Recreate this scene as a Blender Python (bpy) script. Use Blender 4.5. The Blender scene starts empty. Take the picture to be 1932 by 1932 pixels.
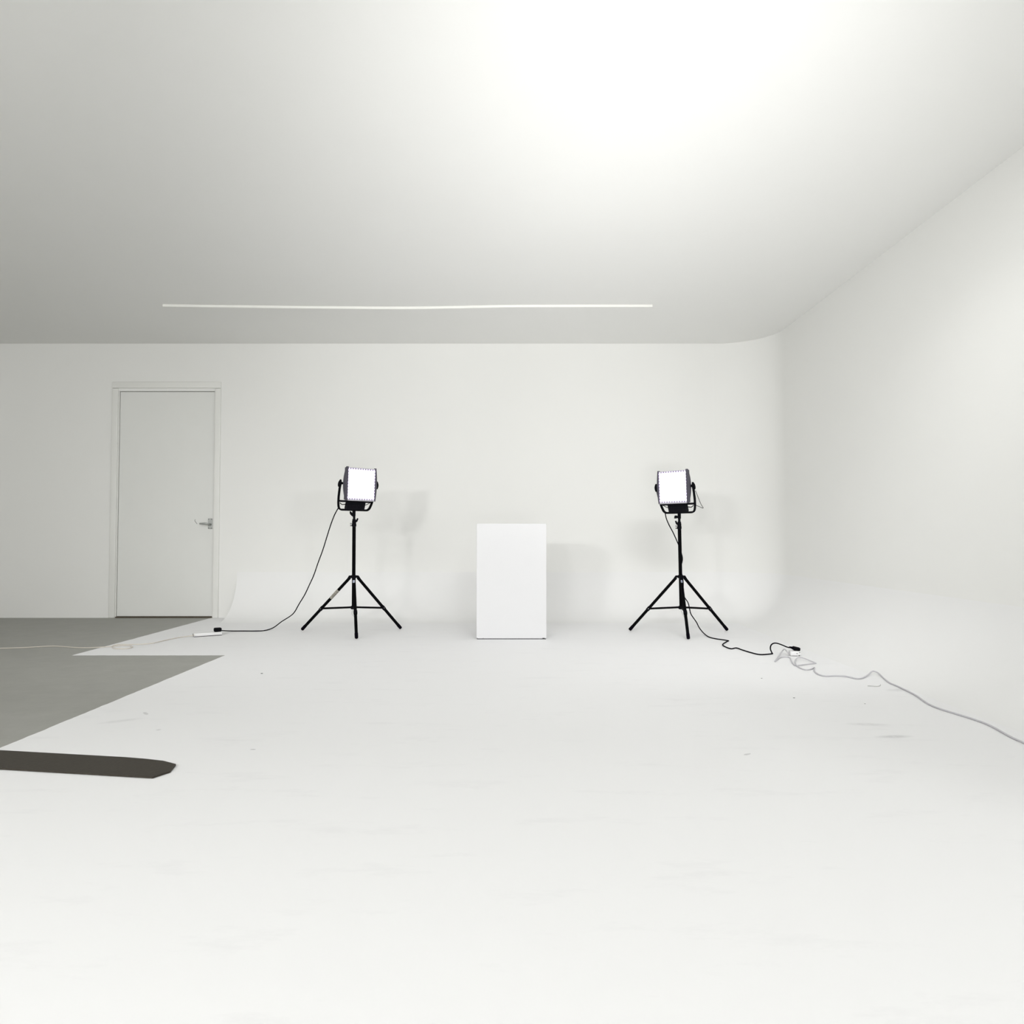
import bpy, bmesh, math, random
from mathutils import Vector, Matrix
PI = math.pi
random.seed(4)
scene = bpy.context.scene
C = scene.collection

# ---------------------------------------------------------------- camera
cam_data = bpy.data.cameras.new('camera')
cam = bpy.data.objects.new('camera', cam_data); C.objects.link(cam)
cam_data.sensor_width = 36.0
cam_data.lens = 36.0 * 1411.0 / 1932.0
cam.location = (0, 0, 0.78)
cam.rotation_euler = (PI/2 + math.atan(47/1411.0), 0, 0)
cam_data.clip_start = 0.05
scene.camera = cam

# ---------------------------------------------------------------- world, lights, exposure
scene.view_settings.view_transform = 'Standard'
scene.view_settings.look = 'None'
scene.view_settings.gamma = 1.0
scene.view_settings.use_curve_mapping = False
scene.view_settings.exposure = -0.13
world = bpy.data.worlds.new('studio_daylight'); scene.world = world
world.use_nodes = True
bg = world.node_tree.nodes['Background']
bg.inputs[0].default_value = (0.93, 0.95, 1.0, 1)
bg.inputs[1].default_value = 0.10

def area(name, loc, target, sx, sy, power, color=(1, 1, 1), spread=180):
    l = bpy.data.lights.new(name, 'AREA'); l.shape = 'RECTANGLE'
    l.size = sx; l.size_y = sy; l.energy = power; l.color = color; l.spread = math.radians(spread)
    o = bpy.data.objects.new(name, l); C.objects.link(o)
    o.location = loc
    o.rotation_euler = (Vector(target) - Vector(loc)).to_track_quat('-Z', 'Y').to_euler()
    return o
# four unseen soft sources behind the camera, placed by the stands' wall shadows
for wx, pw in ((-3.4, 118), (-1.4, 72), (1.1, 34), (3.7, 84)):
    area('front_light', (wx, -2.4, 2.2), (wx, 7.2, 1.4), 0.6, 0.35, pw, (0.995, 0.995, 0.98))
# two small ceiling downlights over the middle of the floor
area('downlight', (-2.1, 3.8, 2.655), (-2.1, 3.8, 0), 0.16, 0.16, 1.0, (1, 1, 1), 124)
area('downlight', (1.6, 3.8, 2.655), (1.6, 3.8, 0), 0.16, 0.16, 1.8, (1, 1, 1), 124)
# three added fill strips, no real fixtures, brightening the cove and floor
area('added_wash', (0.3, 2.0, 2.62), (0.3, 5.6, 0), 3.0, 0.10, 5, (1, 1, 1), 70)
area('added_wash', (-2.4, 2.0, 2.62), (-2.0, 6.6, 0.1), 2.0, 0.10, 6.5, (1, 1, 1), 60)
area('added_wash', (1.3, 2.0, 2.62), (1.6, 6.6, 0.1), 1.8, 0.10, 8.5, (1, 1, 1), 60)
# added unseen fill, low behind the camera, to brighten the ceiling
area('ceiling_fill', (0.5, -0.4, 0.4), (0.5, 4.1, 2.66), 1.0, 0.3, 17, (1, 1, 1), 50)

# ---------------------------------------------------------------- materials
def nt(name):
    m = bpy.data.materials.new(name); m.use_nodes = True
    t = m.node_tree; b = t.nodes['Principled BSDF']
    return m, t, b
def N(t, kind, **kw):
    n = t.nodes.new(kind)
    for k, v in kw.items(): setattr(n, k, v)
    return n
def math_node(t, op, a, b=None, clamp=False):
    n = N(t, 'ShaderNodeMath', operation=op, use_clamp=clamp)
    for i, v in enumerate((a, b)):
        if v is None: continue
        if isinstance(v, (int, float)): n.inputs[i].default_value = v
        else: t.links.new(v, n.inputs[i])
    return n.outputs[0]
def mix_col(t, fac, a, b):
    n = N(t, 'ShaderNodeMix', data_type='RGBA')
    for s, v in ((0, fac), (6, a), (7, b)):
        if isinstance(v, (int, float)): n.inputs[s].default_value = v
        elif isinstance(v, tuple): n.inputs[s].default_value = (*v, 1)
        else: t.links.new(v, n.inputs[s])
    return n.outputs[2]
def noise(t, scale, detail=4, vec=None, rough=0.55):
    n = N(t, 'ShaderNodeTexNoise'); n.inputs['Scale'].default_value = scale
    n.inputs['Detail'].default_value = detail; n.inputs['Roughness'].default_value = rough
    if vec is not None: t.links.new(vec, n.inputs['Vector'])
    return n.outputs[0]
def coords(t): return N(t, 'ShaderNodeTexCoord').outputs['Object']
def simple(name, col, rough=0.5, metal=0.0, var=0.06, scale=30, bump=0.0, spec=0.5):
    m, t, b = nt(name)
    v = coords(t); n = noise(t, scale, 3, v)
    c2 = tuple(max(0, x*(1-var)) for x in col)
    t.links.new(mix_col(t, n, c2, col), b.inputs['Base Color'])
    b.inputs['Roughness'].default_value = rough; b.inputs['Metallic'].default_value = metal
    b.inputs['Specular IOR Level'].default_value = spec
    if bump:
        bn = N(t, 'ShaderNodeBump'); bn.inputs['Strength'].default_value = bump; bn.inputs['Distance'].default_value = 0.002
        t.links.new(n, bn.inputs['Height']); t.links.new(bn.outputs[0], b.inputs['Normal'])
    return m
WALL = simple('white_wall_paint', (0.84, 0.84, 0.818), 0.75, var=0.012, scale=3, spec=0.2)
COVEP = simple('white_cove_paint', (0.842, 0.843, 0.838), 0.72, var=0.012, scale=3, spec=0.2)
CEIL = simple('white_ceiling_paint', (0.88, 0.88, 0.86), 0.85, var=0.012, scale=2, spec=0.15)
DOORP = simple('door_paint', (0.78, 0.785, 0.76), 0.55, var=0.03, scale=5, spec=0.3)
TRIMP = simple('trim_paint', (0.80, 0.80, 0.77), 0.5, var=0.015, scale=9, spec=0.3)
RAILM = simple('white_plastic_rail', (0.89, 0.89, 0.85), 0.5, var=0.02)
BLACK = simple('black_metal', (0.0025, 0.0025, 0.003), 0.7, var=0.3, spec=0.04)
BLACKP = simple('black_plastic', (0.004, 0.004, 0.006), 0.65, var=0.3, spec=0.06)
RUBBER = simple('black_rubber', (0.003, 0.002, 0.005), 0.8, var=0.2, spec=0.03)
HOUSE = simple('charcoal_housing', (0.085, 0.080, 0.100), 0.5, var=0.2, spec=0.2)
POWERM = simple('dark_power_unit', (0.010, 0.010, 0.014), 0.6, var=0.3, spec=0.1)
WHITEC = simple('white_flex', (0.56, 0.55, 0.58), 0.6, var=0.06)
BEIGEC = simple('cream_flex', (0.66, 0.61, 0.54), 0.5, var=0.06)
WHITEP = simple('white_plastic', (0.76, 0.76, 0.76), 0.5, var=0.02, spec=0.3)
STEEL = simple('satin_steel', (0.42, 0.43, 0.42), 0.38, 0.85, var=0.1)
SCREW = simple('dark_screw', (0.05, 0.045, 0.045), 0.5, 0.3)
PLINTH = simple('plinth_paint', (0.70, 0.70, 0.71), 0.5, var=0.015, scale=6, spec=0.3)
GAPSHADE = simple('plinth_gap_shade', (0.10, 0.10, 0.105), 0.8, var=0.7, scale=40)  # dark tone paints in the shadow gap at the plinth foot
BROWN = simple('brown_threshold', (0.09, 0.07, 0.045), 0.7, var=0.3)
MAT = simple('dark_brown_mat', (0.045, 0.038, 0.028), 0.9, var=0.3, scale=90, bump=0.4)
STICK = simple('silver_blue_sticker', (0.50, 0.53, 0.62), 0.4, var=0.35, scale=220)
BLUEM = simple('blue_sticker_print', (0.08, 0.11, 0.32), 0.4)

def tape_mat():
    m, t, b = nt('printed_silver_tape')
    c = mix_col(t, noise(t, 60, 3, coords(t)), (0.24, 0.225, 0.19), (0.36, 0.34, 0.30))
    t.links.new(c, b.inputs['Base Color']); b.inputs['Roughness'].default_value = 0.5
    return m
TAPE = tape_mat()

def floor_mat():
    m, t, b = nt('painted_studio_floor')
    v = coords(t)
    sep = N(t, 'ShaderNodeSeparateXYZ'); t.links.new(v, sep.inputs[0])
    X, Y = sep.outputs[0], sep.outputs[1]
    wob = math_node(t, 'MULTIPLY', math_node(t, 'SUBTRACT', noise(t, 14, 3, v), 0.5), 0.012)
    Xw = math_node(t, 'ADD', X, wob)
    a = math_node(t, 'LESS_THAN', Xw, -2.90)
    b1 = math_node(t, 'LESS_THAN', Xw, -1.893)
    b2 = math_node(t, 'LESS_THAN', math_node(t, 'ADD', Y, wob), 4.955)
    grey = math_node(t, 'MAXIMUM', a, math_node(t, 'MULTIPLY', b1, b2))
    # scuffs stretched sideways
    mp = N(t, 'ShaderNodeMapping'); mp.inputs['Scale'].default_value = (1.0, 3.0, 1.0)
    mp.inputs['Rotation'].default_value = (0, 0, 0.35); t.links.new(v, mp.inputs[0])
    sc = noise(t, 2.6, 7, mp.outputs[0], 0.7)
    r = N(t, 'ShaderNodeValToRGB'); r.color_ramp.elements[0].position = 0.56; r.color_ramp.elements[1].position = 0.80
    t.links.new(sc, r.inputs[0])
    white = mix_col(t, math_node(t, 'MULTIPLY', r.outputs[0], 0.42), (0.845, 0.846, 0.852), (0.70, 0.70, 0.715))
    # small grime smears with a place of their own
    def blob(cx, cy, rx, ry, rot, soft):
        m1 = N(t, 'ShaderNodeMapping'); m1.vector_type = 'TEXTURE'
        m1.inputs['Location'].default_value = (cx, cy, 0); m1.inputs['Rotation'].default_value = (0, 0, rot)
        m1.inputs['Scale'].default_value = (rx, ry, 1)
        cv = N(t, 'ShaderNodeCombineXYZ'); t.links.new(X, cv.inputs[0]); t.links.new(Y, cv.inputs[1])
        t.links.new(cv.outputs[0], m1.inputs[0])
        ln = N(t, 'ShaderNodeVectorMath', operation='LENGTH'); t.links.new(m1.outputs[0], ln.inputs[0])
        return math_node(t, 'MULTIPLY', math_node(t, 'SUBTRACT', 1.0, ln.outputs['Value']), soft, True)
    fine = noise(t, 45, 4, v)
    acc = None
    for args, k in (((-1.62, 3.335, .035, .010, -0.9, 3), .35), ((1.49, 2.95, .09, .025, .1, 1.5), .30),
                    ((1.97, 3.84, .08, .04, .2, 1.5), .18), ((-.952, 2.774, .012, .006, 0, 4), .5),
                    ((.845, 2.713, .02, .008, .6, 4), .4), ((-2.62, 6.25, .06, .02, .5, 2), .15),
                    ((-1.43, 3.053, .012, .012, 0, 3), .25), ((1.48, 3.14, .10, .03, -.1, 1.5), .18),
                    ((-1.66, 3.20, .10, .03, .6, 1.5), .15)):
        q = math_node(t, 'MULTIPLY', blob(*args), math_node(t, 'MULTIPLY', fine, 2*k))
        acc = q if acc is None else math_node(t, 'MAXIMUM', acc, q)
    white = mix_col(t, acc, white, (0.30, 0.30, 0.31))
    conc = mix_col(t, noise(t, 6, 6, v, 0.65), (0.30, 0.30, 0.275), (0.385, 0.385, 0.36))
    r2 = N(t, 'ShaderNodeValToRGB'); r2.color_ramp.elements[0].position = 0.66; r2.color_ramp.elements[1].position = 0.74
    t.links.new(noise(t, 7, 5, mp.outputs[0], 0.6), r2.inputs[0])
    conc = mix_col(t, math_node(t, 'MULTIPLY', r2.outputs[0], 0.5), conc, (0.5, 0.5, 0.48))
    t.links.new(mix_col(t, grey, white, conc), b.inputs['Base Color'])
    b.inputs['Roughness'].default_value = 0.6; b.inputs['Specular IOR Level'].default_value = 0.25
    return m
FLOORM = floor_mat()

def led_mat():
    # 13 x 12 lensed diodes; between the outer ones the dark backing shows as scallops
    m, t, b = nt('lit_led_array')
    v = coords(t)
    sep = N(t, 'ShaderNodeSeparateXYZ'); t.links.new(v, sep.inputs[0])
    x, z = sep.outputs[0], sep.outputs[2]
    p = 0.024
    def cell(s, off):
        fr = math_node(t, 'FRACT', math_node(t, 'ADD', math_node(t, 'DIVIDE', s, p), off))
        return math_node(t, 'SUBTRACT', fr, 0.5)
    dx, dz = cell(x, 100.5), cell(z, 100.0)
    d = math_node(t, 'SQRT', math_node(t, 'ADD', math_node(t, 'MULTIPLY', dx, dx), math_node(t, 'MULTIPLY', dz, dz)))
    dot = math_node(t, 'MULTIPLY', math_node(t, 'SUBTRACT', 0.50, d), 7.0, True)
    ax, az = math_node(t, 'ABSOLUTE', x), math_node(t, 'ABSOLUTE', z)
    inner = math_node(t, 'MULTIPLY', math_node(t, 'LESS_THAN', ax, 0.121), math_node(t, 'LESS_THAN', az, 0.113))
    k = math_node(t, 'MAXIMUM', math_node(t, 'POWER', dot, 1.5), inner)
    b.inputs['Base Color'].default_value = (0.25, 0.22, 0.30, 1)
    col = mix_col(t, inner, (0.80, 0.70, 1.0), (0.97, 0.95, 1.0))
    t.links.new(col, b.inputs['Emission Color'])
    t.links.new(math_node(t, 'ADD', math_node(t, 'MULTIPLY', k, 5.0), 0.12), b.inputs['Emission Strength'])
    return m
LEDM = led_mat()

# ---------------------------------------------------------------- mesh helpers
def obj(name, bm, mat, parent=None, smooth=False, loc=None, rot=None):
    me = bpy.data.meshes.new(name)
    bmesh.ops.recalc_face_normals(bm, faces=bm.faces)
    bm.to_mesh(me); bm.free()
    if smooth:
        for p in me.polygons: p.use_smooth = True
        if smooth == 'auto': me.set_sharp_from_angle(angle=math.radians(40))
    o = bpy.data.objects.new(name, me); C.objects.link(o)
    me.materials.append(mat)
    if parent is not None: o.parent = parent
    if loc: o.location = loc
    if rot: o.rotation_euler = rot
    return o
def thing(name, label, cat, loc=(0, 0, 0), rotz=0, group=None):
    o = bpy.data.objects.new(name, None); C.objects.link(o)
    o.location = loc; o.rotation_euler = (0, 0, rotz); o.empty_display_size = 0.1
    return tag(o, label, cat, group)
def tag(o, label, cat, group=None):
    o['label'] = label; o['category'] = cat
    if group: o['group'] = group
    return o
def struct(o, label=None, cat=None):
    o['kind'] = 'structure'
    if label: o['label'] = label
    if cat: o['category'] = cat
    return o
def part_label(o, l): o['label'] = l; return o
def box(bm, x0, x1, y0, y1, z0, z1, bevel=0.0, seg=2, M=None):
    r = bmesh.ops.create_cube(bm, size=1.0)
    vs = r['verts']
    for v in vs:
        v.co = Vector(((x0+x1)/2 + v.co.x*(x1-x0), (y0+y1)/2 + v.co.y*(y1-y0), (z0+z1)/2 + v.co.z*(z1-z0)))
    if bevel:
        es = list({e for v in vs for e in v.link_edges})
        rr = bmesh.ops.bevel(bm, geom=es, offset=bevel, segments=seg, profile=0.5, affect='EDGES', clamp_overlap=True)
        vs = list({v for f in rr['faces'] for v in f.verts} | {v for v in vs if v.is_valid})
    if M is not None:
        for v in vs: v.co = M @ v.co
    return vs
def frames(pts, up=None):
    pts = [Vector(p) for p in pts]; out = []
    prev = None
    for i, p in enumerate(pts):
        a = pts[max(i-1, 0)]; b = pts[min(i+1, len(pts)-1)]
        tdir = (b-a).normalized()
        if up is not None: s = tdir.cross(Vector(up)).normalized()
        elif prev is None:
            ref = Vector((0, 0, 1)) if abs(tdir.z) < .9 else Vector((1, 0, 0))
            s = tdir.cross(ref).normalized()
        else: s = (prev - tdir*prev.dot(tdir)).normalized()
        prev = s
        out.append((p, s, s.cross(tdir).normalized()))
    return out
def tube(bm, pts, r, seg=12, caps=True):
    rs = r if isinstance(r, (list, tuple)) else [r]*len(pts)
    rings = []
    for (p, s, u), rad in zip(frames(pts), rs):
        rings.append([bm.verts.new(p + (s*math.cos(2*PI*k/seg) + u*math.sin(2*PI*k/seg))*rad) for k in range(seg)])
    for a, b in zip(rings, rings[1:]):
        for k in range(seg): bm.faces.new((a[k], a[(k+1) % seg], b[(k+1) % seg], b[k]))
    if caps:
        bm.faces.new(rings[0][::-1]); bm.faces.new(rings[-1])
def bar(bm, pts, w, h, up):            # rectangular section, w across, h along up
    rings = []
    for p, s, u in frames(pts, up):
        rings.append([bm.verts.new(p + s*(w/2*a) + u*(h/2*b)) for a, b in ((-1, -.6), (-.6, -1), (.6, -1), (1, -.6), (1, .6), (.6, 1), (-.6, 1), (-1, .6))])
    for a, b in zip(rings, rings[1:]):
        for k in range(8): bm.faces.new((a[k], a[(k+1) % 8], b[(k+1) % 8], b[k]))
    bm.faces.new(rings[0][::-1]); bm.faces.new(rings[-1])
def spline(pts, n=6, closed=False):
    P = [Vector(p) for p in pts]; out = []
    for i in range(len(P)-1):
        p0, p1, p2, p3 = P[max(i-1, 0)], P[i], P[i+1], P[min(i+2, len(P)-1)]
        for k in range(n):
            s = k/n
            out.append(0.5*((2*p1) + (p2-p0)*s + (2*p0-5*p1+4*p2-p3)*s*s + (3*p1-p0-3*p2+p3)*s**3))
    out.append(P[-1]); return out
def lathe(bm, prof, c=(0, 0, 0), seg=20, axis='Z'):
    rings = []
    for r, h in prof:
        ring = []
        for k in range(seg):
            a = 2*PI*k/seg
            q = (r*math.cos(a), r*math.sin(a), h) if axis == 'Z' else ((h, r*math.cos(a), r*math.sin(a)) if axis == 'X' else (r*math.cos(a), h, r*math.sin(a)))
            ring.append(bm.verts.new(Vector(q)+Vector(c)))
        rings.append(ring)
    for a, b in zip(rings, rings[1:]):
        for k in range(seg): bm.faces.new((a[k], a[(k+1) % seg], b[(k+1) % seg], b[k]))
    bm.faces.new(rings[0][::-1]); bm.faces.new(rings[-1])
def prism(bm, poly, y0, y1, M=None):    # polygon in x,z extruded along y
    a = [bm.verts.new((x, y0, z)) for x, z in poly]; b = [bm.verts.new((x, y1, z)) for x, z in poly]
    n = len(poly)
    bm.faces.new(a); bm.faces.new(b[::-1])
    for i in range(n): bm.faces.new((a[i], b[i], b[(i+1) % n], a[(i+1) % n]))
    if M is not None:
        for v in a+b: v.co = M @ v.co
def NB(): return bmesh.new()

# cable routes, metres
L = [(-1.387, 5.98, 1.017), (-1.43, 6.02, 0.955), (-1.466, 6.05, 0.879), (-1.503, 6.08, 0.784), (-1.542, 6.1, 0.672), (-1.587, 6.13, 0.568), (-1.626, 6.15, 0.467), (-1.666, 6.17, 0.388), (-1.71, 6.19, 0.304), (-1.76, 6.2, 0.224), (-1.797, 6.21, 0.162), (-1.832, 6.21, 0.127), (-1.986, 6.469, 0.05), (-2.014, 6.345, 0.015), (-2.049, 6.232, 0.0045), (-2.116, 6.197, 0.0045), (-2.212, 6.197, 0.0045), (-2.298, 6.169, 0.008), (-2.329, 6.091, 0.02), (-2.312, 5.97, 0.037)]
R = [(1.225, 5.98, 0.975), (1.236, 5.99, 0.929), (1.259, 6.0, 0.878), (1.301, 6.04, 0.814), (1.337, 6.09, 0.758), (1.365, 6.12, 0.706), (1.382, 6.12, 0.654), (1.39, 6.11, 0.611), (1.385, 6.1, 0.577), (1.374, 6.09, 0.543), (1.369, 6.06, 0.502), (1.364, 6.0, 0.462), (1.363, 5.97, 0.421), (1.361, 5.96, 0.384), (1.356, 5.95, 0.351), (1.364, 5.94, 0.306), (1.393, 5.94, 0.26), (1.403, 5.93, 0.211), (1.412, 5.92, 0.17), (1.456, 5.93, 0.107), (1.477, 5.93, 0.065), (1.527, 5.996, 0.015), (1.527, 5.837, 0.0045), (1.552, 5.731, 0.0045), (1.615, 5.629, 0.0045), (1.599, 5.586, 0.0045), (1.519, 5.422, 0.0045), (1.507, 5.292, 0.0045), (1.522, 5.218, 0.0045), (1.567, 5.255, 0.0045), (1.581, 5.169, 0.0045), (1.605, 5.039, 0.0045), (1.639, 4.96, 0.0045), (1.724, 4.994, 0.0045), (1.725, 4.99, 0.01), (1.708, 4.97, 0.038), (1.711, 4.97, 0.062), (1.727, 4.97, 0.076), (1.752, 4.97, 0.077), (1.783, 4.97, 0.067), (1.811, 4.96, 0.055), (1.828, 4.95, 0.051)]
W = [(1.81, 4.912, 0.012), (1.814, 4.95, 0.02), (1.818, 4.999, 0.03), (1.816, 5.022, 0.03), (1.772, 4.95, 0.02), (1.693, 4.796, 0.01), (1.638, 4.687, 0.0045), (1.676, 4.758, 0.0045), (1.729, 4.841, 0.0045), (1.764, 4.862, 0.0045), (1.787, 4.841, 0.0045), (1.748, 4.707, 0.0045), (1.717, 4.59, 0.0045), (1.715, 4.534, 0.006), (1.787, 4.581, 0.0045), (1.858, 4.619, 0.0045), (1.869, 4.638, 0.0045), (1.855, 4.694, 0.01), (1.839, 4.755, 0.015), (1.813, 4.765, 0.015), (1.767, 4.692, 0.012), (1.72, 4.565, 0.012), (1.71, 4.497, 0.0045), (1.708, 4.425, 0.0045), (1.725, 4.399, 0.0045), (1.761, 4.425, 0.0045), (1.797, 4.47, 0.0045), (1.762, 4.39, 0.0045), (1.737, 4.305, 0.0045), (1.731, 4.231, 0.0045), (1.75, 4.199, 0.0045), (1.804, 4.207, 0.0045), (1.85, 4.199, 0.0045), (1.871, 4.16, 0.0045), (1.891, 4.121, 0.0045), (1.938, 4.152, 0.0045), (2.002, 4.225, 0.01), (2.033, 4.252, 0.02), (2.049, 4.26, 0.02), (2.065, 4.239, 0.012), (2.04, 4.129, 0.0045), (2.008, 4.002, 0.0045), (2.005, 3.924, 0.0045), (1.98, 3.7, 0.0045), (1.93, 3.45, 0.0045), (1.97, 3.15, 0.0045), (1.93, 2.85, 0.0045), (1.98, 2.5, 0.0045), (1.95, 2.1, 0.0045)]
E = [(-2.462, 5.828, 0.02), (-2.502, 5.873, 0.008), (-2.555, 5.834, 0.0045), (-2.592, 5.716, 0.0045), (-2.613, 5.572, 0.0045), (-2.626, 5.487, 0.0045), (-2.681, 5.441, 0.0045), (-2.778, 5.427, 0.0045), (-2.841, 5.417, 0.0045), (-2.84, 5.344, 0.0045), (-2.775, 5.242, 0.0045), (-2.707, 5.218, 0.0045), (-2.67, 5.255, 0.0045), (-2.684, 5.318, 0.0045), (-2.737, 5.369, 0.0045), (-2.798, 5.356, 0.0045), (-2.895, 5.292, 0.0045), (-3.029, 5.267, 0.0045), (-3.262, 5.344, 0.0045), (-3.438, 5.267, 0.0045), (-3.699, 5.218, 0.0045)]

# ---------------------------------------------------------------- the room
XL, XR, YB, YF, H = -5.2, 2.47, 7.24, -3.0, 2.665
RC, RR = 0.50, 0.45                      # corner radius in plan, cove radius
DX0, DX1, DZ = -3.825, -2.893, 2.203     # door opening
bm = NB(); box(bm, XL-.1, 5.0, YF, YB+.1, -0.1, 0.0); struct(obj('floor', bm, FLOORM))
bm = NB(); box(bm, XL-.1, 5.0, YF, YB+.1, H, H+.1); struct(obj('ceiling', bm, CEIL))
bm = NB(); box(bm, XL-.1, XL, YF, YB+.1, 0, H); struct(obj('wall_left', bm, WALL))
bm = NB()
box(bm, XL, DX0, YB, YB+.12, 0, H); box(bm, DX1, XR+.1, YB, YB+.12, 0, H); box(bm, DX0, DX1, YB, YB+.12, DZ, H)
struct(obj('wall_back', bm, WALL))
# path of the wall face round the back right corner
path = [(-2.655, YB, 0, -1), (1.0, YB, 0, -1)]
for k in range(25):
    a = PI/2*(1 - k/24)
    path.append((XR-RC+RC*math.cos(a), YB-RC+RC*math.sin(a), -math.cos(a), -math.sin(a)))
path += [(XR, 4.0, -1, 0), (XR, 0.2, -1, 0)]
# right wall with its rounded corner, a solid shell
bm = NB(); seg = path[2:]
ring = []
for x, y, nx, ny in seg:
    bx, by = (x-nx*.1, y-ny*.1)
    ring.append([bm.verts.new((x, y, 0)), bm.verts.new((x, y, H)), bm.verts.new((bx, by, H)), bm.verts.new((bx, by, 0))])
for a, b in zip(ring, ring[1:]):
    for k in range(4): bm.faces.new((a[k], a[(k+1) % 4], b[(k+1) % 4], b[k]))
bm.faces.new(ring[0][::-1]); bm.faces.new(ring[-1])
struct(obj('wall_right', bm, WALL, smooth='auto'))
# coved skirting that turns the floor up into the wall
bm = NB(); ring = []
for x, y, nx, ny in path:
    col = []
    for k in range(17):
        e_ = -.0006 if k in (0, 16) else 0.0
        ph = PI/2*k/16; o = RR*(1-math.sin(ph)); z = RR*(1-math.cos(ph))
        col.append(bm.verts.new((x+nx*(o+e_*(k == 16)), y+ny*(o+e_*(k == 16)), z+e_*(k == 0))))
    col.append(bm.verts.new((x-nx*.0006, y-ny*.0006, -.0006)))
    ring.append(col)
for a, b in zip(ring, ring[1:]):
    for k in range(16): bm.faces.new((a[k], a[k+1], b[k+1], b[k]))
bm.faces.new(ring[0][::-1]); bm.faces.new(ring[-1])
o = obj('trim_1', bm, COVEP, smooth='auto'); struct(o)

# ---------------------------------------------------------------- door
door = bpy.data.objects.new('door_1', None); C.objects.link(door); door.location = (DX0, YB, 0)
struct(door)
def dobj(name, bm, mat, **k):
    o = obj(name, bm, mat, door, **k); o.location = (-DX0, -YB, 0); return o
bm = NB(); box(bm, DX0+.006, DX1-.006, YB+.014, YB+.056, .014, DZ-.008, .002); leaf = dobj('door_leaf', bm, DOORP)
bm = NB()
box(bm, DX0-.004, DX0+.003, YB+.004, YB+.12, 0, DZ); box(bm, DX1-.003, DX1+.004, YB+.004, YB+.12, 0, DZ)
box(bm, DX0, DX1, YB+.004, YB+.12, DZ-.004, DZ+.004)
box(bm, DX0, DX0+.02, YB+.058, YB+.075, 0, DZ); box(bm, DX1-.02, DX1, YB+.058, YB+.075, 0, DZ); box(bm, DX0, DX1, YB+.058, YB+.075, DZ-.02, DZ)
dobj('door_lining', bm, TRIMP)
bm = NB(); aw = .062
box(bm, DX0-aw, DX0-.004, YB-.016, YB+.003, 0, DZ+.022, .006, 3)
box(bm, DX1+.006, DX1+aw, YB-.016, YB+.003, 0, DZ+.022, .006, 3)
box(bm, DX0-aw, DX1+aw, YB-.016, YB+.003, DZ+.024, DZ+.085, .006, 3)
dobj('door_frame', bm, TRIMP, smooth='auto')
bm = NB(); box(bm, DX0+.003, DX1+.018, YB-.012, YB+.11, 0.0, .011, .002); part_label(dobj('door_threshold', bm, BROWN), 'dark brown strip under the door')
# lever handle
hx, hz = -2.926, 0.908
bm = NB(); box(bm, hx-.020, hx+.020, YB+.0065, YB+.0145, hz-.05, hz+.05, .003); plate = dobj('door_handle', bm, STEEL)
part_label(plate, 'satin steel lever handle on a short backplate')
def sub(name, bm, mat, par, **k): return obj(name, bm, mat, par, **k)
bm = NB()
tube(bm, spline([(hx+.006, YB+.012, hz-.004), (hx+.006, YB-.025, hz-.004), (hx+.002, YB-.043, hz-.003), (hx-.02, YB-.05, hz), (hx-.045, YB-.051, hz+.001), (hx-.078, YB-.049, hz)], 5), .0085, 12)
sub('lever', bm, STEEL, plate, smooth=True)
for sx, sz in ((-1, 1), (1, 1), (-1, -1), (1, -1)):
    bm = NB(); lathe(bm, [(.0035, YB+.0045), (.0035, YB+.007)], (hx+sx*.014, 0, hz+sz*.042), 10, 'Y'); sub('screw', bm, SCREW, plate)
bm = NB(); tube(bm, spline([(-3.073, YB+.0135, .950), (-3.076, YB+.0132, .935), (-3.064, YB+.0132, .919), (-3.055, YB+.0135, .906)], 5), .0018, 6)
part_label(dobj('scratch', bm, SCREW), 'thin dark curved scratch beside the handle')

# ---------------------------------------------------------------- ceiling rail
bm = NB()
pts = spline([(-2.83, 6.005, H-.0105), (-2.25, 6.03, H-.0105), (-1.6, 6.055, H-.0105), (-.88, 6.07, H-.0105), (-.45, 6.05, H-.0105), (.12, 6.02, H-.0105), (1.14, 6.015, H-.0105)], 8)
bar(bm, pts, .020, .021, (0, 0, 1))
tag(obj('ceiling_rail', bm, RAILM), 'long slim white rail fixed across the ceiling, slightly bowed', 'rail')

# ---------------------------------------------------------------- plinth
pl = thing('display_plinth', 'tall plain white box plinth standing between the two lit stands', 'plinth', (-.004, 5.73, 0))
bm = NB(); box(bm, -.267, .267, 0, .45, .006, .882, .0015, 1)
obj('plinth_body', bm, PLINTH, pl)
bm = NB(); box(bm, -.263, .263, .003, .445, 0, .007); part_label(obj('plinth_gap_strip', bm, GAPSHADE, pl), 'thin worn dark strip for the shadow gap under the plinth')  # recessed dark strip stands in for the shaded gap above the floor
for px_, w_ in ((-.262, .006), (-.215, .002), (.245, .018)):
    bm = NB(); box(bm, px_-w_/2, px_+w_/2, -.0008, .004, .0065, .0105); o = obj('paint_chip', bm, SCREW, pl)

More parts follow.
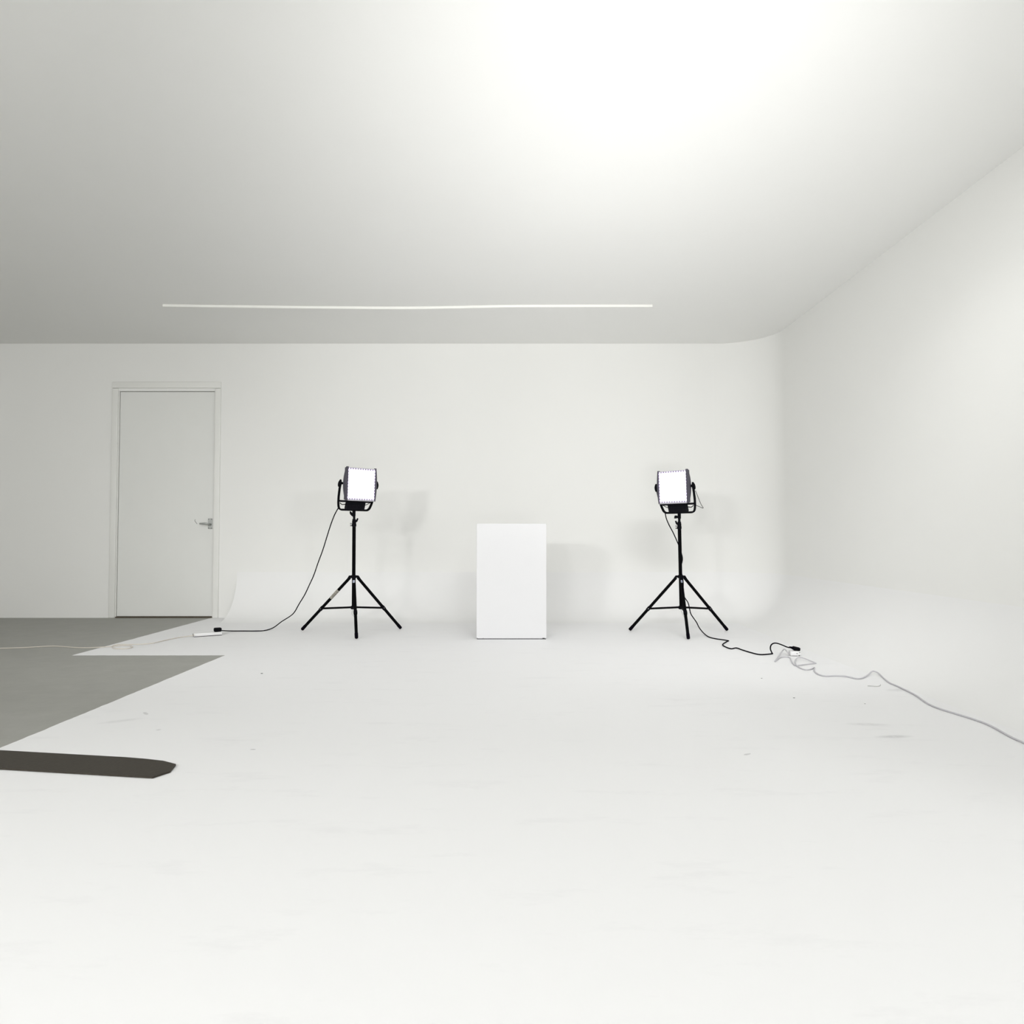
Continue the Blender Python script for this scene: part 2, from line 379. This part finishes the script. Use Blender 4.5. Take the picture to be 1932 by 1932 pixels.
# ---------------------------------------------------------------- light stands
def light_stand(loc, feet, label, taped, lean=0.0, dz=0.0):
    st = thing('light_stand', label, 'light stand', loc, 0, 'black tripod light stands')
    zt = .915+dz
    def q(z): return lean*(z-.2)          # small sideways lean of the column
    bm = NB(); tube(bm, [(q(.20), 0, .195), (q(.80), 0, .862+dz)], .0142, 18); obj('column', bm, BLACK, st, smooth='auto')
    # top collar with two clamps
    tx = q(.88)
    bm = NB(); lathe(bm, [(.015, .855+dz), (.0185, .858+dz), (.0185, .876+dz), (.0165, .879+dz), (.0165, .899+dz), (.0145, .903+dz), (.0145, .915+dz), (.010, .917+dz), (.010, .940+dz)], (tx, 0, 0), 18)
    col = obj('top_collar', bm, BLACKP, st, smooth='auto')
    bm = NB(); bar(bm, [(tx-.012, -.004, .863+dz), (tx-.030, -.006, .862+dz)], .012, .007, (0, 0, 1)); obj('clamp_lug', bm, BLACKP, col)
    bm = NB(); lathe(bm, [(.004, -.032), (.007, -.030), (.007, -.022), (.003, -.020), (.003, -.010)], (tx, -.004, .879+dz), 12, 'X'); obj('clamp_bolt', bm, STEEL, col, smooth='auto')
    sgn = 1 if taped else -1
    bm = NB(); tube(bm, spline([(tx+sgn*.010, -.006, .893+dz), (tx+sgn*.021, -.010, .898+dz), (tx+sgn*.028, -.012, .912+dz), (tx+sgn*.033, -.012, .922+dz)], 4), [.006]*4+[.0075]*4+[.0065]*4+[.005], 10); obj('clamp_lever', bm, BLACKP, col, smooth=True)
    # leg hub
    bm = NB(); lathe(bm, [(.018, .445), (.024, .449), (.024, .466), (.0185, .470)], (q(.45), 0, 0), 20)
    Zh = .456
    for fx, fy in feet:
        d = Vector((fx, fy, 0)).normalized()
        bar(bm, [Vector((q(.45), 0, Zh+.002))+d*.012, Vector((q(.45), 0, Zh+.002))+d*.034, Vector((q(.45), 0, Zh-.022))+d*.050], .025, .020, (0, 0, 1))
    obj('leg_hub', bm, BLACKP, st, smooth='auto')
    legs = []
    # lower brace ring
    bm = NB(); lathe(bm, [(.017, .194), (.022, .197), (.022, .218), (.0165, .222)], (q(.2), 0, 0), 18)
    for fx, fy in feet:
        d = Vector((fx, fy, 0)).normalized()
        bar(bm, [Vector((q(.2), 0, .208))+d*.010, Vector((q(.2), 0, .208))+d*.036], .016, .016, (0, 0, 1))
    obj('brace_ring', bm, BLACKP, st, smooth='auto')
    for i, (fx, fy) in enumerate(feet):
        d = Vector((fx, fy, 0)).normalized(); L = Vector((fx, fy, 0)).length
        a = Vector((q(.45), 0, Zh-.008)) + d*.036
        b = Vector((fx, fy, .016))
        e = b + (a-b).normalized()*.028
        bm = NB(); tube(bm, [a, e], .0122, 14); leg = obj('leg', bm, BLACK, st, smooth='auto'); legs.append(leg); fa, fb = a, b
        bm = NB(); tube(bm, [e + (a-b).normalized()*.006, b, b+(b-a).normalized()*.007], [.0136, .0136, .012], 14); obj('rubber_foot', bm, RUBBER, leg, smooth='auto')
        g = a.lerp(b, .595)
        bm = NB(); bar(bm, [Vector((q(.2), 0, .208))+d*.028, g-d*.004], .010, .0155, (0, 0, 1)); obj('brace', bm, BLACK, st, smooth='auto')
        bm = NB(); tube(bm, [g-(a-b).normalized()*.016, g+(a-b).normalized()*.016], .0150, 14); sl = obj('leg_bracket', bm, BLACKP, leg, smooth='auto')
        side = Vector((-d.y, d.x, 0))
        bm = NB(); tube(bm, [g-side*.017, g+side*.017], .0035, 8); obj('rivet', bm, STEEL, leg, smooth='auto')
        if taped and i == 0:
            s0, s1 = a.lerp(b, .235), a.lerp(b, .395)
            bm = NB(); tube(bm, [s0, s1], .0132, 18); tp = obj('tape', bm, TAPE, leg, smooth='auto'); part_label(tp, 'silver grey tape with worn dark lettering')
            # worn lettering: short dark strokes on the side that faces the room
            ax = (b-a).normalized(); nrm = (Vector((0, -1, 0)) - ax*ax.dot(Vector((0, -1, 0)))).normalized(); sd = ax.cross(nrm)
            bm = NB()
            def stroke(u0, v0, u1, v1):
                P0 = s0.lerp(s1, u0); P1 = s0.lerp(s1, u1)
                f = lambda P, v: P + nrm*(math.cos(v)*.0134) + sd*(math.sin(v)*.0134)
                tube(bm, [f(P0, v0), f(P0.lerp(P1, .5), (v0+v1)/2), f(P1, v1)], .0011, 6)
            for s in ((.14, -.8, .24, -.2), (.24, -.2, .14, .1), (.34, -.8, .44, 0), (.44, 0, .40, .5), (.36, -.4, .46, -.7), (.55, -.9, .55, .2), (.55, .2, .66, .5), (.66, -.7, .66, .5), (.76, -.8, .72, -.1), (.72, -.1, .82, .1)):
                stroke(*s)
            obj('lettering', bm, SCREW, leg)
    # release cord under the ring, towards the front leg
    fx, fy = feet[2]; d = Vector((fx, fy, 0)).normalized()
    bm = NB(); tube(bm, spline([(q(.2)-.006, -.012, .190), (q(.2)-.001, -.05, .160), Vector((0, 0, .148))+d*.17], 5), .0016, 6); obj('retaining_cord', bm, STEEL, st)
    # sticker low on the front of the column
    ax = (fb-fa).normalized(); nn = Vector((0, -1, 0)); nn = (nn-ax*ax.dot(nn)).normalized(); sd = ax.cross(nn)
    MS = Matrix((sd, nn, ax)).transposed().to_4x4(); MS.translation = fa.lerp(fb, .075) + nn*.0125
    bm = NB(); box(bm, -.0085, .0085, -.002, .0010, -.012, .012, .0006, 1, MS); sk = obj('sticker', bm, STICK, legs[2]); part_label(sk, 'small silver and blue sticker')
    bm = NB(); tube(bm, [MS @ Vector(p_) for p_ in ((-.002, .0012, -.006), (.003, .0012, 0), (-.002, .0012, .006))], .0012, 6); obj('sticker_print', bm, BLUEM, legs[2])
    return st
SL = (-1.286, 6.09); SR = (1.373, 6.09)
light_stand((SL[0], SL[1], 0), [(-.455, .155), (.345, .24), (.10, -.36)], 'black tripod light stand left of the plinth, silver tape round one leg', True, dz=.009)
light_stand((SR[0], SR[1], 0), [(-.395, .13), (.405, .13), (-.035, -.385)], 'black tripod light stand right of the plinth, cable trailing down its column', False, lean=-.016, dz=-.012)

# ---------------------------------------------------------------- LED panels
def knob(bm, x, side, rot):
    # spindle and a winged grip
    lathe(bm, [(.010, x), (.010, x+side*.012), (.014, x+side*.014), (.014, x+side*.022)], (0, 0, 0), 16, 'X')
    prof = []
    for k in range(24):
        a = 2*PI*k/24
        prof.append((.033*math.cos(a)*(0.62+.38*abs(math.cos(a))), .014*math.sin(a)))
    Mx = Matrix.Rotation(rot, 4, 'X')
    rings = []
    for i, (xx, s) in enumerate(((.016, .75), (.021, 1.0), (.029, 1.0), (.034, .7))):
        rings.append([bm.verts.new(Mx @ Vector((x+side*xx, p[1]*s, p[0]*s))) for p in prof])
    for a, b in zip(rings, rings[1:]):
        for k in range(24): bm.faces.new((a[k], a[(k+1) % 24], b[(k+1) % 24], b[k]))
    bm.faces.new(rings[0][::-1]); bm.faces.new(rings[-1])
BEZ = simple('pale_bezel', (.45, .44, .48), .5)
def led_panel(loc, yaw, label, near):      # near = -1: the left side is turned to the room
    r = thing('led_panel_light', label, 'studio light', loc, yaw, 'lit square panel lamps')
    bm = NB(); lathe(bm, [(.0125, .0005), (.0135, .003), (.0135, .046)], (0, 0, 0), 18)
    rec = obj('stand_socket', bm, BLACKP, r, smooth='auto')
    k = 1 if near < 0 else -1
    c_, s_ = math.cos(-yaw), math.sin(-yaw)
    bm = NB()
    if near < 0: poly = [(-.006, .022), (-.018, .030), (-.027, .040), (-.034, .038), (-.032, .018), (-.020, .004), (-.006, -.006)]
    else: poly = [(-.012, .016), (-.018, .026), (-.034, .027), (-.039, .020), (-.041, .002), (-.024, .002), (-.012, .008)]
    prism(bm, poly, -.006, .006, Matrix.Rotation(-yaw, 4, 'Z')); obj('socket_lever', bm, BLACKP, rec)
    # yoke
    LEAN = math.radians(17); PZ = .219
    ML = Matrix.Translation((0, 0, .048)) @ Matrix.Rotation(LEAN, 4, 'X')
    def yp(x, z): return ML @ Vector((x, 0, z))
    wl = .156
    pts = [yp(-.173, PZ+.004), yp(-.173, PZ*.80), yp(-.169, PZ*.5), yp(-.162, PZ*.28), yp(-wl-.001, .042)]
    for a in (15, 35, 55, 75, 90):
        an = math.radians(a); pts.append(yp(-wl+.037-.035*math.cos(an), .037-.035*math.sin(an)))
    pts = pts + [Vector((-p.x, p.y, p.z)) for p in pts[::-1]]
    bm = NB(); bar(bm, pts, .024, .013, ML.to_3x3() @ Vector((0, 1, 0))) if False else None
    # swept flat strap: wide along the leaning plane's normal
    nrm = ML.to_3x3() @ Vector((0, 1, 0))
    rings = []
    for i, p in enumerate(pts):
        t_ = (pts[min(i+1, len(pts)-1)] - pts[max(i-1, 0)]).normalized(); s2 = t_.cross(nrm).normalized()
        rings.append([bm.verts.new(p + s2*(.0068*u) + nrm*(.011*v)) for u, v in ((-1, -.6), (-.6, -1), (.6, -1), (1, -.6), (1, .6), (.6, 1), (-.6, 1), (-1, .6))])
    for a, b in zip(rings, rings[1:]):
        for q in range(8): bm.faces.new((a[q], a[(q+1) % 8], b[(q+1) % 8], b[q]))
    bm.faces.new(rings[0][::-1]); bm.faces.new(rings[-1])
    obj('yoke', bm, BLACKP, r, smooth='auto')
    # power unit slung between yoke bar and head, with ribs
    bm = NB(); box(bm, -.087, .087, -.020, .014, .008, .082, .004, 2, ML)
    for i in range(17): box(bm, -.082+i*.01025-.0015, -.082+i*.01025+.0015, -.0235, -.018, .014, .077, 0, 1, ML)
    box(bm, -.150, .150, -.006, .014, .066, .079, .002, 1, ML)
    pu = obj('power_unit', bm, POWERM, r)
    # short lead from power unit to head
    bm = NB(); tube(bm, spline([ML@Vector((k*-.085, .0, .050)), ML@Vector((k*-.125, -.004, .046)), ML@Vector((k*-.146, 0, .058))], 5), .0035, 8); obj('short_lead', bm, RUBBER, pu, smooth=True)
    bm = NB(); tube(bm, spline([ML@Vector((k*.085, .0, .040)), ML@Vector((k*.120, -.004, .056)), ML@Vector((k*.144, 0, .068))], 5), .0028, 8); obj('short_lead', bm, RUBBER, pu, smooth=True)
    # head
    pv = ML @ Vector((0, 0, PZ))
    hd = Matrix.Translation(pv + Vector((.004, 0, 0))) @ Matrix.Rotation(math.radians(3), 4, 'X')
    bm = NB(); box(bm, -.134, .134, -.026, .014, -.130, .130, .004, 2)
    for i in range(13): box(bm, -.120+i*.02-.002, -.120+i*.02+.002, .012, .026, -.110, .110)
    hs = obj('housing', bm, HOUSE, r, smooth='auto'); hs.matrix_local = hd
    for z0, z1 in ((-.1365, -.124), (.124, .129)):
        bm = NB(); box(bm, -.1335, .1335, -.033, -.0255, z0, z1, .0015, 1); obj('bezel', bm, BEZ, hs)
    bm = NB(); box(bm, -.1322, .1322, -.031, -.027, -.1245, .1245); ld = obj('led_array', bm, LEDM, hs); part_label(ld, 'glowing white diode face')
    for s in (-1, 1):
        bm = NB(); rings = []
        for i in range(15):
            u = -1 + i/7; z = u*.136; g = 1-u*u
            xo = .1415 + .011*g; xi = .1322; yf = -.038; yb = -.013 + .020*g
            rings.append([bm.verts.new((s*a, b, z)) for a, b in ((xi, yf), (xo-.004, yf), (xo, yf+.005), (xo, yb-.004), (xo-.004, yb), (xi, yb))])
        for a, b in zip(rings, rings[1:]):
            for q in range(6): bm.faces.new((a[q], a[(q+1) % 6], b[(q+1) % 6], b[q]))
        bm.faces.new(rings[0][::-1]); bm.faces.new(rings[-1])
        obj('side_cap', bm, HOUSE, hs, smooth='auto')
        bm = NB(); knob(bm, s*.156, s, .5 if s == near else 0.0)
        kb = obj('tilt_knob', bm, BLACKP, r, smooth='auto'); kb.matrix_local = Matrix.Translation(pv)
    return r
YAW = math.radians(47)
led_panel((SL[0]-.002, SL[1], .949), YAW, 'lit LED panel lamp left of the plinth, cable hanging off to the left', -1)
pr = led_panel((SR[0]-.0105, SR[1], .928), -YAW, 'lit LED panel lamp right of the plinth, thin wire loop behind it', 1)
# thin loop of wire hanging behind the right hand lamp
bm = NB(); tube(bm, spline([(.135, .030, .225), (.135, .055, .19), (.145, .09, .12), (.158, .105, .085), (.130, .08, .10), (.110, .03, .115)], 6), .0022, 8)
o = obj('safety_wire', bm, RUBBER, pr, smooth=True)

# ---------------------------------------------------------------- cables
def cable(name, pts, r, mat, label):
    sp = spline(pts, 6)
    o0 = sp[0].copy(); bm = NB(); tube(bm, [p-o0 for p in sp], r, 8)
    o = obj(name, bm, mat, smooth=True); o.location = o0
    return tag(o, label, 'cable'), o0
cL, oL = cable('power_cable', L, .0042, RUBBER, 'black power cable hanging from the left lamp and running along the floor')
def plug(par, o0, c, rz, dims, mat=BLACKP, tilt=0.0):
    w, d, h = dims
    bm = NB(); box(bm, -w/2, w/2, -d/2, d/2, 0, h, min(h, d)*.28, 3)
    p = obj('plug', bm, mat, par, smooth='auto'); p.location = Vector(c)-o0; p.rotation_euler = (0, tilt, rz); return p
plug(cL, oL, (-2.337, 5.965, .0295), .56, (.056, .042, .030))
cR, oR = cable('power_cable', R, .0042, RUBBER, 'black power cable down the right stand to the socket on the floor')
p = plug(cR, oR, (1.866, 4.945, .0335), -.1, (.046, .040, .024), tilt=.22)
bm = NB(); tube(bm, [(-.046, 0, .012), (-.02, 0, .012)], [.005, .009], 10); obj('strain_relief', bm, RUBBER, p, smooth='auto')
def flex(pts, r, mat, par, label):
    M_ = Matrix.LocRotScale(par.location, par.rotation_euler, None).inverted()
    bm = NB(); tube(bm, [M_ @ p for p in spline(pts, 6)], r, 8)
    return part_label(obj('flex', bm, mat, par, smooth=True), label)
# power strip under the left plug
ps = thing('power_strip', 'white power strip on the floor near the door, black plug on it', 'power strip', (-2.40, 5.925, 0), .56)
bm = NB(); box(bm, -.105, .105, -.026, .026, .004, .028, .004, 2); obj('strip_body', bm, WHITEP, ps, smooth='auto')
bm = NB(); box(bm, -.102, .102, -.0255, .0245, 0, .005); obj('strip_base', bm, SCREW, ps)
bm = NB(); box(bm, -.109, -.104, -.017, .017, .006, .024, .002, 1); part_label(obj('end_cap', bm, simple('grey_plastic', (.35, .34, .32), .5), ps), 'grey end cap')
flex(E, .0030, BEIGEC, ps, 'cream flex')
# socket at the right
so = thing('extension_socket', 'white trailing socket on the floor at the right, black plug on it', 'socket', (1.858, 4.945, 0), -.12)
bm = NB(); box(bm, -.034, .034, -.030, .030, .001, .033, .009, 3); obj('socket_body', bm, WHITEP, so, smooth='auto')
bm = NB(); box(bm, -.024, .010, -.026, .024, 0, .003); obj('socket_base', bm, SCREW, so)
flex(W, .0037, WHITEC, so, 'long looping white flex')
for x_, z_ in ((.008, .018), (.024, .025), (.022, .006)):
    bm = NB(); box(bm, x_-.003, x_+.003, -.0312, -.027, z_-.002, z_+.002); obj('screw_hole', bm, SCREW, so)

# ---------------------------------------------------------------- bits on the floor
GR = 'tiny dark specks on the white floor'
for x, y, s, lab in ((-1.428, 4.297, .0055, 'tiny dark speck on the white floor right of the grey triangle'),
                (1.377, 4.153, .0035, 'tiny dark speck on the floor below the right stand'),
                (1.366, 3.65, .0042, 'tiny dark speck on the floor, lower of two at the right'),
                (1.650, 3.524, .0028, 'tiny brown speck on the floor near the right edge')):
    bm = NB(); lathe(bm, [(s*.6, 0), (s, s*.15), (s*.8, s*.4), (s*.3, s*.5)], (0, 0, 0), 9)
    for v in bm.verts: v.co.x *= 1.3
    o = obj('debris_speck', bm, SCREW, smooth='auto', loc=(x, y, 0)); tag(o, lab, 'speck', GR)
bm = NB(); tube(bm, spline([(1.86, 3.94, .0015), (1.90, 3.925, .0015), (1.925, 3.94, .002), (1.94, 3.965, .003)], 4), .0015, 6)
tag(obj('wood_splinter', bm, simple('grey_splinter', (.45, .45, .42), .8)), 'short thin grey splinter on the floor below the white flex', 'debris')
# mat at the near left
bm = NB()
poly = [(-2.6, 2.68), (-1.16, 2.44), (-1.13, 2.50), (-1.145, 2.575), (-1.205, 2.612), (-1.28, 2.636), (-1.36, 2.655), (-2.55, 2.86)]
a = [bm.verts.new((x, y, .001)) for x, y in poly]; b = [bm.verts.new((x, y, .007)) for x, y in poly]
bm.faces.new(a[::-1]); bm.faces.new(b)
for i in range(len(poly)): bm.faces.new((a[i], a[(i+1) % len(poly)], b[(i+1) % len(poly)], b[i]))
tag(obj('floor_mat', bm, MAT), 'flat dark brown mat showing at the bottom left corner', 'mat')
